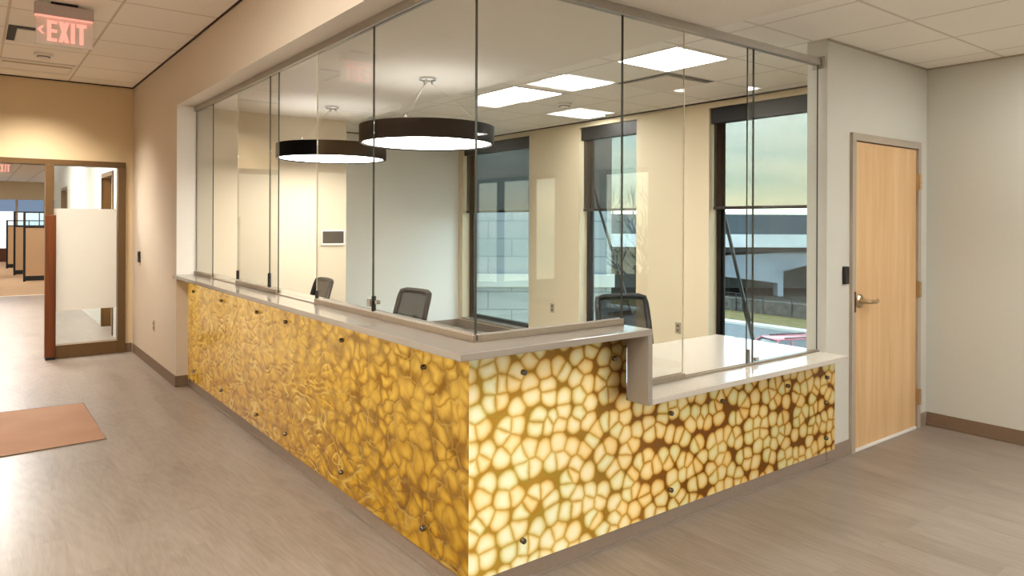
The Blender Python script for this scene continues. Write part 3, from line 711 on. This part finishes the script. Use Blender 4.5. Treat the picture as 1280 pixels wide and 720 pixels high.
# pendant ring lamps
def pendant(x, y, label, ang):
    t = thing('ring_pendant', label, 'pendant lamp', (x, y, 2.145), 0, 'black ring pendant lamps')
    z0, z1, R = 2.145, 2.277, .505
    world_part(MB().lathe([(R, z0), (R, z1), (R - .012, z1), (R - .012, z0 + .012), (R - .018, z0 + .012), (R - .018, z0), (R, z0)], (x, y, 0), 96), 'band', M['ring_black'], t, smooth=True)
    world_part(MB().lathe([(0, z0 + .012), (R - .03, z0 + .010), (R - .018, z0 + .020), (R - .014, z0 + .03), (0, z0 + .03)], (x, y, 0), 96), 'diffuser', M['ring_lamp'], t, smooth=True)
    world_part(MB().lathe([(0, z1 - .012), (R - .012, z1 - .012), (R - .012, z1 - .004), (0, z1 - .004)], (x, y, 0), 96), 'upper_diffuser', M['ring_up'], t, smooth=True)
    c = world_part(MB().lathe([(0, ZS), (.062, ZS), (.064, ZS - .016), (.050, ZS - .022), (.02, ZS - .026), (0, ZS - .026)], (x, y, 0), 40), 'canopy', M['chrome'], t, smooth=True)
    for k in range(3):
        a = ang + k * 2 * PI / 3
        bx, by = x + .035 * math.cos(a), y + .035 * math.sin(a)
        ex, ey = x + (R - .02) * math.cos(a), y + (R - .02) * math.sin(a)
        world_part(MB().tube([(bx, by, ZS - .02), (bx, by, ZS - .045)], .009, 10), 'gripper', M['chrome'], t, smooth=True)
        world_part(MB().tube([(bx, by, ZS - .04), (ex, ey, z1 - .01)], .0022 if k == 0 else .0008, 6), 'cable', M['cable'], t)
        world_part(MB().tube([(ex, ey, z1 - .012), (ex, ey, z1 + .022)], .010, 10), 'cable_foot', M['chrome'], t, smooth=True)
pendant(1.10, 2.22, 'black ring pendant lamp nearest the glass corner', math.radians(221))
pendant(1.07, 3.93, 'black ring pendant lamp above the wall tablet end of the counter', math.radians(215))

# tablet on the back wall
t = thing('wall_tablet', 'grey-screened tablet in a white frame on the beige wall behind the counter', 'tablet', (1.44, YL, 1.39))
world_part(MB().box((1.305, YL - .022, 1.305), (1.572, YL, 1.470)), 'frame', M['plastic_white'], t, bevel=.006)
world_part(MB().box((1.320, YL - .024, 1.328), (1.556, YL - .022, 1.456)), 'screen', M['screen'], t)

# ------------------------------------------------------------------ OFFICE CHAIRS
def make_chair(name, label):
    t = thing(name, label, 'chair', (0, 0, 0), 0, 'mesh office chairs behind the counter')
    # chair faces -y; back at +y
    sm = MB().box((-.24, -.24, .44), (.24, .24, .50)); sm.build('seat', M['black'], t, bevel=.025, smooth=True, segs=3)
    n = 9; w = .215
    def bp(u, v):   # back surface, u -1..1, v 0..1
        ww = w * (1 - .06 * v)
        return (ww * u, .22 + .10 * v ** 1.5 - .03 * (1 - u * u) * -1 - .03, .55 + .43 * v)
    loop = []
    for k in range(n): loop.append((-1 + 2 * k / (n - 1), 0.0))
    for k in range(1, n): loop.append((1, k / (n - 1)))
    for k in range(1, n): loop.append((1 - 2 * k / (n - 1), 1.0))
    for k in range(1, n - 1): loop.append((-1, 1 - k / (n - 1)))
    pts = []
    for u, v in loop:
        uu = u; vv = v
        if abs(u) > .98 and v > .98: uu, vv = u * .96, .975
        if abs(u) > .98 and v < .02: uu, vv = u * .96, .03
        pts.append(bp(uu, vv))
    MB().tube(pts, .023, 8, closed=True).build('back_frame', M['black'], t, smooth=True)
    bm_ = MB(); g = [[bm_.bm.verts.new(bp(-1 + 2 * i / 8, j / 8)) for i in range(9)] for j in range(9)]
    for j in range(8):
        for i in range(8): bm_.bm.faces.new((g[j][i], g[j][i + 1], g[j + 1][i + 1], g[j + 1][i]))
    bo = bm_.build('back_mesh', M['chair_mesh'], t, smooth=True)
    MB().tube([(0, .02, .43), (0, .26, .43), (0, .30, .50), (0, .27, .66), (0, .285, .78)], .022, 10).build('back_support', M['black'], t, smooth=True)
    for s in (-1, 1):
        MB().tube([(s * .23, .05, .455), (s * .29, .05, .47), (s * .29, .05, .57)], .015, 8).box((s * .29 - .035, -.12, .57), (s * .29 + .035, .14, .60)).build('armrest', M['black'], t, smooth=True)
    MB().tube([(0, 0, .10), (0, 0, .44)], .028, 14).build('gas_column', M['chrome'], t, smooth=True)
    for k in range(5):
        a = 2 * PI * k / 5 + .3; c, s = math.cos(a), math.sin(a)
        L = MB().tube([(.02 * c, .02 * s, .115), (.28 * c, .28 * s, .075)], [.022, .014], 8).build('base_arm', M['black'], t, smooth=True)
        MB().lathe([(0, -.02), (.03, -.02), (.03, .02), (0, .02)], (.28 * c, .28 * s, .031), 16, 'x').build('caster', M['rubber'], L, smooth=True)
    return t
ch = make_chair('office_chair', 'black mesh office chair at the low desk in front of the middle window')
ch.location = (2.32, 1.23, -.001); ch.rotation_euler = (0, 0, math.radians(-24))
dup(ch, (1.04, 2.76, 0), math.radians(-84), 'black mesh office chair behind the large glass sheet, against the white wall')
dup(ch, (.86, 4.30, 0), math.radians(-92), 'black mesh office chair under the wall tablet')

# ------------------------------------------------------------------ HALL: glazed front, post, mat, exit sign
d2 = bpy.data.objects.new('door_2', None); COL.objects.link(d2); d2.location = (-.5, YF, 0); structure(d2, 'bronze glazed front at the end of the hall with an open doorway and a frosted side light')
FZ = 2.247
structure(MB().box((LEFTX, YF - .0, FZ), (W, YF + .14, ZH)).box((-.186, YF, 0), (W, YF + .14, FZ)).build('wall_far', M['wall_tan']))
m = MB().box((-2.0, YF - .03, FZ - .06), (-.183, YF + .10, FZ)).box((-.980, YF - .03, 0), (-.900, YF + .10, FZ - .06)).box((-.262, YF - .03, 0), (-.183, YF + .10, FZ - .06))
m.box((-.900, YF - .03, .004), (-.262, YF + .10, .150)).box((-2.0, YF - .03, 0), (-1.92, YF + .10, FZ - .06))
world_part(m, 'frame', M['bronze'], d2, bevel=.003)
world_part(MB().box((-.900, YF + .03, .150), (-.262, YF + .04, FZ - .06)), 'glazing', M['window_glass'], d2)
world_part(MB().box((-.898, YF + .0285, .535), (-.270, YF + .0295, 1.695)), 'frosted_film', M['frost'], d2)
m = MB().box((-.985, YF - .075, .03), (-.880, YF - .031, 1.62))
t = thing('door_post', 'red-brown wooden post cover standing at the mullion of the glazed front', 'post', (-.93, YF - .05, 0))
world_part(m, 'wood_cover', M['mahogany'], t, bevel=.006)
world_part(MB().box((-.978, YF - .070, 0), (-.887, YF - .031, .03)), 'foot', M['black'], t)

t = thing('floor_mat', 'flat rust-brown mat lying on the hall floor', 'mat', (-1.5, 4, 0))
mm = world_part(MB().prism([(-2.3, 3.29), (-.866, 3.36), (-.875, 4.585), (-2.3, 4.72)], .0005, .007), 'pile', M['mat'], t)
world_part(MB().tube([(-2.3, 3.285, .0045), (-.862, 3.355, .0045), (-.871, 4.590, .0045), (-2.3, 4.725, .0045)], .004, 6), 'edge_binding', M['base_dark'], t)

# exit sign
SY = 3.70; sx0, sx1 = -1.281, -.913
t = thing('exit_sign', 'edge-lit red EXIT sign with left arrow hanging from the hall ceiling', 'exit sign', ((sx0 + sx1) / 2, SY, 3.0))
world_part(MB().box((sx0, SY - .03, 3.042), (sx1, SY + .03, 3.128)), 'housing', M['sign_housing'], t, bevel=.004)
world_part(MB().box((sx0 + .10, SY - .034, 3.1285), (sx1 - .10, SY + .05, ZH - .001)), 'canopy', M['black'], t, bevel=.003)
world_part(MB().box((sx0 + .010, SY - .004, 2.838), (sx1 - .004, SY + .004, 3.040)), 'acrylic_plate', M['sign_plate'], t)
world_part(MB().box((sx0 + .004, SY - .028, 3.036), (sx1 - .004, SY + .028, 3.0415)), 'red_glow_strip', M['red_light'], t)
def letter_box(m, x0, x1, z0, z1): m.box((x0, SY - .0062, z0), (x1, SY - .0045, z1))
def letter_poly(m, pts): m.prism(pts, SY - .0062, SY - .0045, axis='y')
LZ0, LZ1 = 2.862, 3.014; lw = .026
lx = sx0 + .078
m = MB(); letter_box(m, lx, lx + lw, LZ0, LZ1)
for z in (LZ0, (LZ0 + LZ1) / 2 - .012, LZ1 - .024): letter_box(m, lx + lw, lx + .062, z, z + .024)
world_part(m, 'letter', M['red_light'], t)
x0 = lx + .070; x1 = x0 + .068
m = MB(); letter_poly(m, [(x0, LZ0), (x0 + .028, LZ0), (x1, LZ1), (x1 - .028, LZ1)]); letter_poly(m, [(x0, LZ1), (x0 + .028, LZ1), (x1, LZ0), (x1 - .028, LZ0)])
world_part(m, 'letter', M['red_light'], t)
x0 = x1 + .009
m = MB(); letter_box(m, x0, x0 + lw, LZ0, LZ1); world_part(m, 'letter', M['red_light'], t)
x0 = x0 + lw + .008
m = MB(); letter_box(m, x0, x0 + .066, LZ1 - .026, LZ1); letter_box(m, x0 + .020, x0 + .046, LZ0, LZ1 - .026); world_part(m, 'letter', M['red_light'], t)
zc = (LZ0 + LZ1) / 2
m = MB(); letter_poly(m, [(sx0 + .018, zc), (sx0 + .048, zc + .030), (sx0 + .062, zc + .030), (sx0 + .040, zc), (sx0 + .062, zc - .030), (sx0 + .048, zc - .030)])
world_part(m, 'arrow', M['red_light'], t)

# ------------------------------------------------------------------ BEYOND THE GLAZED FRONT
cw = MB(); ys = YF + .14
DO = [(8.50, 9.58), (14.36, 15.5)]
for a, b in DO:
    cw.box((W, ys, 0), (.05, a + .05, 3.0)); cw.box((W, a + .05, 2.19), (.05, b - .05, 3.0)); ys = b - .05
cw.box((W, ys, 0), (.05, 17.2, 3.0))
structure(cw.build('wall_corridor', M['wall_white']))
for i, (a, b) in enumerate(DO):
    d = bpy.data.objects.new('door_%d' % (i + 3), None); COL.objects.link(d); d.location = (W, (a + b) / 2, 0); structure(d)
    world_part(MB().box((W - .015, a, 0), (.06, a + .06, 2.24)).box((W - .015, b - .06, 0), (.06, b, 2.24)).box((W - .015, a + .06, 2.18), (.06, b - .06, 2.24)), 'frame', M['bronze'], d, bevel=.003)
    world_part(MB().box((.01, a + .06, .01), (.05, b - .06, 2.18)), 'leaf', M['maple'], d)
structure(MB().box((LEFTX, 15.30, -.001), (W, 15.38, .004)).build('trim_4', M['soffit_white']), 'pale threshold strip where the carpet begins')
# far wall of the open office: bands
structure(MB().box((LEFTX, 30, 2.32), (4, 30.2, 3.0)).build('wall_end', M['wall_beige']))
structure(MB().box((LEFTX, 30, 0), (4, 30.2, .50)).build('wall_end_low', M['red_brown_wall']))
w6 = bpy.data.objects.new('window_6', None); COL.objects.link(w6); w6.location = (0, 30, 1.2); structure(w6)
world_part(MB().box((LEFTX, 30.10, .50), (4, 30.14, 1.88)), 'translucent_blind', M['daylight_screen'], w6)
world_part(MB().box((LEFTX, 30.08, 1.88), (4, 30.12, 2.32)), 'upper_glazing', M['far_band'], w6)
m = MB()
for x in (-1.2, -.33, .55): m.box((x, 30.0, .5), (x + .07, 30.06, 2.32))
world_part(m, 'mullion', M['plate'], w6)
structure(MB().box((.05, 17.05, 0), (4.0, 17.2, 3.0)).build('wall_office_end', M['wall_white']))
structure(MB().box((3.0, 17.2, 0), (3.15, 30, 3.0)).build('wall_side', M['wall_white']))
# cubicle screens
def cubicle(label, x0, x1, y, ztop):
    t = thing('cubicle_screen', label, 'cubicle screen', ((x0 + x1) / 2, y, 0), 0, 'office cubicle screens')
    t['kind'] = 'thing'
    world_part(MB().box((x0 + .05, y, .14), (x1 - .03, y + .06, 1.36)), 'fabric', M['fabric_panel'], t, bevel=.005)
    world_part(MB().box((x0, y - .005, .06), (x0 + .05, y + .065, ztop)).box((x1 - .03, y - .005, .06), (x1, y + .065, ztop)).box((x0 + .05, y - .005, 1.36), (x1 - .03, y + .065, 1.39)).box((x0 + .05, y - .005, ztop - .03), (x1 - .03, y + .065, ztop)).box(((x0 + x1) / 2 - .012, y, 1.39), ((x0 + x1) / 2 + .012, y + .06, ztop - .03)), 'frame', M['black'], t, bevel=.003)
    world_part(MB().box((x0 + .05, y + .028, 1.39), (x1 - .03, y + .034, ztop - .03)), 'glass_top', M['window_glass'], t)
    world_part(MB().box((x0 + .02, y, .02), (x1 - .02, y + .06, .14)), 'kick_plate', M['black'], t)
    world_part(MB().box((x0, y + .0, 0), (x0 + .05, y + .06, .06)), 'foot', M['black'], t)
cubicle('tan cubicle screen with glass top nearest the corridor', -.60, .62, 19.3, 1.77)
cubicle('tan cubicle screen half hidden behind the nearest screen', -.70, .52, 22.0, 1.80)
cubicle('low tan cubicle screen farthest down the open office', -.76, .46, 25.5, 1.55)
# second exit sign beyond
t = thing('exit_sign', 'far red exit sign seen through the open doorway', 'exit sign', (-1.2, 12, 2.5))
world_part(MB().box((-1.36, 11.99, 2.33), (-1.09, 12.01, 2.52)), 'acrylic_plate', M['clear_acrylic'], t)
world_part(MB().box((-1.38, 11.97, 2.52), (-1.07, 12.03, 3.0)), 'housing', M['plate'], t)
m = MB()
def lb(x0, x1, z0, z1): m.box((x0, 11.984, z0), (x1, 11.988, z1))
for bx in (-1.32,): lb(bx, bx + .018, 2.36, 2.48); lb(bx + .018, bx + .05, 2.36, 2.378); lb(bx + .018, bx + .05, 2.411, 2.429); lb(bx + .018, bx + .05, 2.462, 2.48)
m.prism([(-1.262, 2.36), (-1.244, 2.36), (-1.212, 2.48), (-1.230, 2.48)], 11.984, 11.988, axis='y'); m.prism([(-1.262, 2.48), (-1.244, 2.48), (-1.212, 2.36), (-1.230, 2.36)], 11.984, 11.988, axis='y')
lb(-1.204, -1.186, 2.36, 2.48); lb(-1.178, -1.128, 2.462, 2.48); lb(-1.162, -1.144, 2.36, 2.462)
world_part(m, 'letters', M['red_light'], t)
troffer(-.9, 19.0, 3.0, .6, 1.2, M['lamp_far'], 'bright ceiling panel above the cubicle screens', 'lit panels beyond the glazed front')
troffer(-1.5, 12.6, 3.0, .6, 1.2, M['lamp_corridor'], 'bright ceiling panel in the corridor beyond the doorway', 'lit panels beyond the glazed front')
troffer(-1.5, 9.2, 3.0, .6, 1.2, M['lamp_corridor'], 'bright ceiling panel just behind the glazed front', 'lit panels beyond the glazed front')  # out-of-view panel added to brighten the frosted film
troffer(-1.5, 25.5, 3.0, .6, 1.2, M['lamp_far'], 'bright ceiling panel near the far window band', 'lit panels beyond the glazed front')
troffer(1.5, 23, 3.0, .6, 1.2, M['lamp_far'], 'bright ceiling panel over the open office desks', 'lit panels beyond the glazed front')
detector(-.95, 16.2, 3.0, 'round detector in the ceiling beyond the doorway')

# ------------------------------------------------------------------ OUTSIDE
GZ = -5.02
CAM = Vector((-1.6294, -2.4152, 1.5651))
FD = Vector((.6066, .7951, 0)); RD = Vector((.7951, -.6066, 0))
ANG = math.atan2(RD.y, RD.x)
structure(MB().box((4.6, -60, GZ - .3), (140, 120, GZ)).build('ground', M['hill']))
structure(MB().box((8, -60, GZ), (37.6, 120, GZ + .01)).build('road', M['asphalt']))
structure(MB().box((37.6, -60, GZ), (38.5, 120, GZ + .16)).build('kerb', M['kerb']))
structure(MB().box((38.5, -60, GZ), (42.6, 120, GZ + .17)).build('lawn', M['grass']))
def framed(mb, name, mats, dist, parent=None, bevel=0):
    """place a shape whose local x runs along the bridge, y away from the building"""
    o = mb.build(name, mats, None, bevel=bevel)
    o.location = (CAM.x + FD.x * dist, CAM.y + FD.y * dist, 0); o.rotation_euler = (0, 0, ANG)
    return o
# retaining wall with fence posts
t = thing('roadside_fence', 'low grey masonry wall with thin dark posts behind the grass strip', 'fence', (42.8, 24, GZ))
world_part(MB().box((42.6, -8, GZ), (43.1, 35, GZ + 1.1)), 'masonry', M['masonry'], t)
for k in range(11):
    y = 11 + k * 2.2
    world_part(MB().tube([(42.55, y, GZ + .15), (42.55, y, GZ + 1.5)], .035, 6), 'post', M['rod'], t)
world_part(MB().tube([(42.55, -8, GZ + 1.46), (42.55, 35, GZ + 1.46)], .02, 6), 'rail', M['rod'], t)
# bridge (local frame)
bl = Vector((CAM.x + FD.x * 62.4, CAM.y + FD.y * 62.4, GZ))
t = thing('road_bridge', 'pale concrete road bridge with dark barrier crossing behind the car', 'bridge', tuple(bl), ANG)
def lp(mb, name, mat, par=t, **k): return mb.build(name, mat, par, **k)
zb0, zb1 = 1.565 - .0348 * 62.4 - GZ, 1.565 - .0165 * 62.4 - GZ       # fascia bottom / top above ground
lp(MB().box((-44, 0, zb0), (60, .6, zb1)), 'parapet', M['concrete'])
lp(MB().box((-44, .5, zb1 - .05), (60, .7, 1.565 + .012 * 62.4 - GZ)), 'barrier', M['barrier'])
lp(MB().box((-44, .6, zb0 - .45), (60, 12, zb0)), 'deck', M['concrete_dark'])
lp(MB().box((-44, 6.5, zb0 - 1.15), (60, 7.3, zb0 - .45)), 'girder', M['concrete_dark'])
pier = MB()
px = lambda u: (u - 640) / 884.5 * 62.4
pier.prism([(px(905), zb0 - .8), (px(1060), zb0 - .15), (px(1060), zb0 - .7), (px(988), zb0 - 2.1), (px(984), zb0 - 2.1), (px(984), .02), (px(977), .02), (px(977), 1.2), (px(880), 2.0), (px(880), zb0 - .8)], .8, 2.0, axis='y')
lp(pier, 'pier', M['concrete_pier'])
lp(MB().box((-44, 9, 0), (60, 10, zb0)), 'abutment', M['abutment'])
# block wall of the neighbouring wing
D = 12.0
wl = Vector((CAM.x + FD.x * D, CAM.y + FD.y * D, GZ))
t = thing('block_wall', 'pale blue painted block wall close outside the corner window', 'wall', tuple(wl), ANG); t['kind'] = 'thing'
u = lambda q: (q - 640) / 884.5 * D
MB().box((u(512), 0, 0), (u(764.5), .3, 8.5)).build('blockwork', M['cmu'], t)
MB().box((u(512), -.08, 1.565 - .0917 * D - GZ), (u(768), .0, 1.565 - .0735 * D - GZ)).build('ledge', M['concrete'], t, bevel=.01)
# tie rods outside the windows
def tie_rod(p0, p1, tb, label):
    t = thing('tie_rod', label, 'tie rod', p1, 0, 'slanting tie rods outside the windows')
    p0, p1 = Vector(p0), Vector(p1)
    world_part(MB().box((4.43, p1.y - .02, p1.z - .03), (p1.x, p1.y + .02, p1.z + .03)), 'wall_bracket', M['rod'], t)
    world_part(MB().tube([p0, p1], .019, 10), 'rod', M['rod'], t, smooth=True)
    if tb:
        a = p0.lerp(p1, tb - .05); b = p0.lerp(p1, tb + .06); d = Vector((0, .022, .006))
        world_part(MB().tube([a, a + d + (b - a) * .15, b + d - (b - a) * .15, b], .014, 8).tube([a, a - d + (b - a) * .15, b - d - (b - a) * .15, b], .014, 8), 'turnbuckle', M['rod'], t, smooth=True)
    else:
        world_part(MB().box(p1 - Vector((.02, .03, .03)), p1 + Vector((.02, .03, .03))), 'clevis', M['alu'], t, bevel=.005)
tie_rod((4.8, 2.36, 2.05), (4.8, 1.86, .24), .78, 'black slanting rod with turnbuckle outside the window beside the pier')
tie_rod((4.8, 4.42, 2.35), (4.8, 3.60, .46), 0, 'black slanting rod outside the narrow middle window')
# red car
def car():
    t = thing('parked_car', 'red estate car parked on the road below the window', 'car', (26.3, 15.0, GZ + .011), math.radians(158), None)
    body = MB().prism([(-2.3, .35), (2.25, .35), (2.32, .6), (2.25, .82), (1.2, .98), (-2.2, 1.02), (-2.35, .8), (-2.35, .5)], -.9, .9, axis='y')
    body.build('body', M['car_red'], t, bevel=.05, smooth=True)
    gl = MB(); 
    b = [(1.25, .98), (.45, 1.60), (-1.75, 1.62), (-2.2, 1.02)]; 
    lo = [(1.2, .97), (.42, 1.60), (-1.78, 1.62), (-2.25, 1.0)]
    gl.prism([(1.18, .95), (.42, 1.58), (-1.78, 1.58), (-2.22, .95)], -.82, .82, axis='y')
    for v in gl.bm.verts:
        if v.co.z > 1.3: v.co.y *= .76
    gl.build('windows', M['car_glass'], t, bevel=.03, smooth=True)
    MB().prism([(.52, 1.56), (.40, 1.61), (-1.75, 1.62), (-1.85, 1.56)], -.63, .63, axis='y').build('roof', M['car_red'], t, bevel=.02, smooth=True)
    for s in (-1, 1):
        for (x0, z0, x1, z1) in ((1.15, .97, .45, 1.58), (-.15, .97, -.15, 1.58), (-1.05, .97, -1.05, 1.58), (-2.15, 1.0, -1.78, 1.58)):
            MB().tube([(x0, s * .82, z0), (x1, s * .62, z1)], .04, 6).build('roof_pillar', M['car_red'], t)
        for x in (1.45, -1.45):
            MB().lathe([(0, -.1), (.33, -.1), (.34, 0), (.33, .1), (0, .1)], (x, s * .84, .34), 24, 'y').build('wheel', M['rubber'], t, smooth=True)
        MB().box((-1.7, s * .52 - .02, 1.615), (.1, s * .52 + .02, 1.66)).build('roof_rack', M['black'], t)
car()
# bare trees beyond the bridge and along the car park
def bare_tree(loc, h, label, seed):
    rnd = random.Random(seed); m = MB()
    def grow(p, d, L, r, lev):
        q = p + d * L
        m.tube([p, q], [r, r * .65], 5 if lev < 2 else 3, cap=False)
        if lev >= 5: return
        for k in range(3 if lev < 4 else 2):
            nd = (d + Vector((rnd.uniform(-.7, .7), rnd.uniform(-.7, .7), rnd.uniform(-.15, .5)))).normalized()
            grow(p + d * L * rnd.uniform(.55, 1), nd, L * rnd.uniform(.6, .8), r * .55, lev + 1)
    grow(Vector((0, 0, 0)), Vector((0, 0, 1)), h * .3, h * .018, 0)
    o = m.build('bare_tree', M['bark'], None); o.location = loc; tag(o, label, 'tree', 'bare winter trees outside')
bare_tree((62, 60, GZ), 17, 'bare winter tree rising behind the bridge in the middle window', 1)
bare_tree((68, 55, GZ), 17, 'second bare winter tree rising behind the bridge in the middle window', 2)
bare_tree((14, -3.2, GZ), 10, 'bare tree mirrored in the glass sheet over the corner window', 3)
bare_tree((15.5, -10.5, GZ), 11, 'bare tree outside the lobby window, left of its twin', 4)
bare_tree((19, -16, GZ), 11, 'bare tree outside the lobby window nearest the counter', 5)

# ------------------------------------------------------------------ WORLD
wd = bpy.data.worlds.new('overcast_sky'); scn.world = wd; wd.use_nodes = True
nt = wd.node_tree; nt.nodes.clear()
def wn(t): return nt.nodes.new(t)
tc = wn('ShaderNodeTexCoord'); mp = wn('ShaderNodeMapping'); mp.inputs['Scale'].default_value = (1.2, 1.2, 9)
nt.links.new(tc.outputs['Generated'], mp.inputs[0])
nz = wn('ShaderNodeTexNoise'); nz.inputs['Scale'].default_value = 1.7; nz.inputs['Detail'].default_value = 5; nt.links.new(mp.outputs[0], nz.inputs[0])
cl = wn('ShaderNodeValToRGB'); e = cl.color_ramp.elements
e[0].position = .38; e[0].color = (.46, .60, .66, 1); e[1].position = .66; e[1].color = (1.0, .98, .92, 1)
nt.links.new(nz.outputs['Fac'], cl.inputs[0])
sp = wn('ShaderNodeSeparateXYZ'); nt.links.new(tc.outputs['Generated'], sp.inputs[0])
hz_ = wn('ShaderNodeValToRGB'); e = hz_.color_ramp.elements
e[0].position = 0.0; e[0].color = (1.0, .90, .62, 1); e[1].position = .16; e[1].color = (.82, .94, 1, 1)
nt.links.new(sp.outputs[2], hz_.inputs[0])
mx = wn('ShaderNodeMix'); mx.data_type = 'RGBA'; mx.blend_type = 'MULTIPLY'; mx.inputs[0].default_value = 1
nt.links.new(cl.outputs[0], mx.inputs[6]); nt.links.new(hz_.outputs[0], mx.inputs[7])
bg = wn('ShaderNodeBackground'); bg.inputs[1].default_value = 5.0
ow = wn('ShaderNodeOutputWorld'); nt.links.new(mx.outputs[2], bg.inputs[0]); nt.links.new(bg.outputs[0], ow.inputs[0])

# ------------------------------------------------------------------ CAMERA
cam = bpy.data.cameras.new('camera'); co = bpy.data.objects.new('camera', cam); COL.objects.link(co)
cam.sensor_width = 36; cam.sensor_fit = 'HORIZONTAL'; cam.lens = 36 * 884.5153 / 1280
cam.shift_y = -(360 - 277.237) / 1280
cam.clip_start = .05; cam.clip_end = 500
co.location = CAM
yaw = -math.asin(.6066)           # forward = (.6066,.7951)
co.rotation_euler = (Matrix.Rotation(yaw, 4, 'Z') @ Matrix.Rotation(PI / 2, 4, 'X') @ Matrix.Rotation(.004, 4, 'Z')).to_euler()
scn.camera = co

vs = scn.view_settings
vs.view_transform = 'Standard'; vs.look = 'None'; vs.gamma = 1; vs.use_curve_mapping = False; vs.exposure = .32
scn.display_settings.display_device = 'sRGB'
cy = scn.cycles
cy.max_bounces = 10; cy.diffuse_bounces = 5; cy.glossy_bounces = 5; cy.transparent_max_bounces = 24; cy.transmission_bounces = 6
cy.caustics_reflective = False; cy.caustics_refractive = False
cy.sample_clamp_indirect = 6
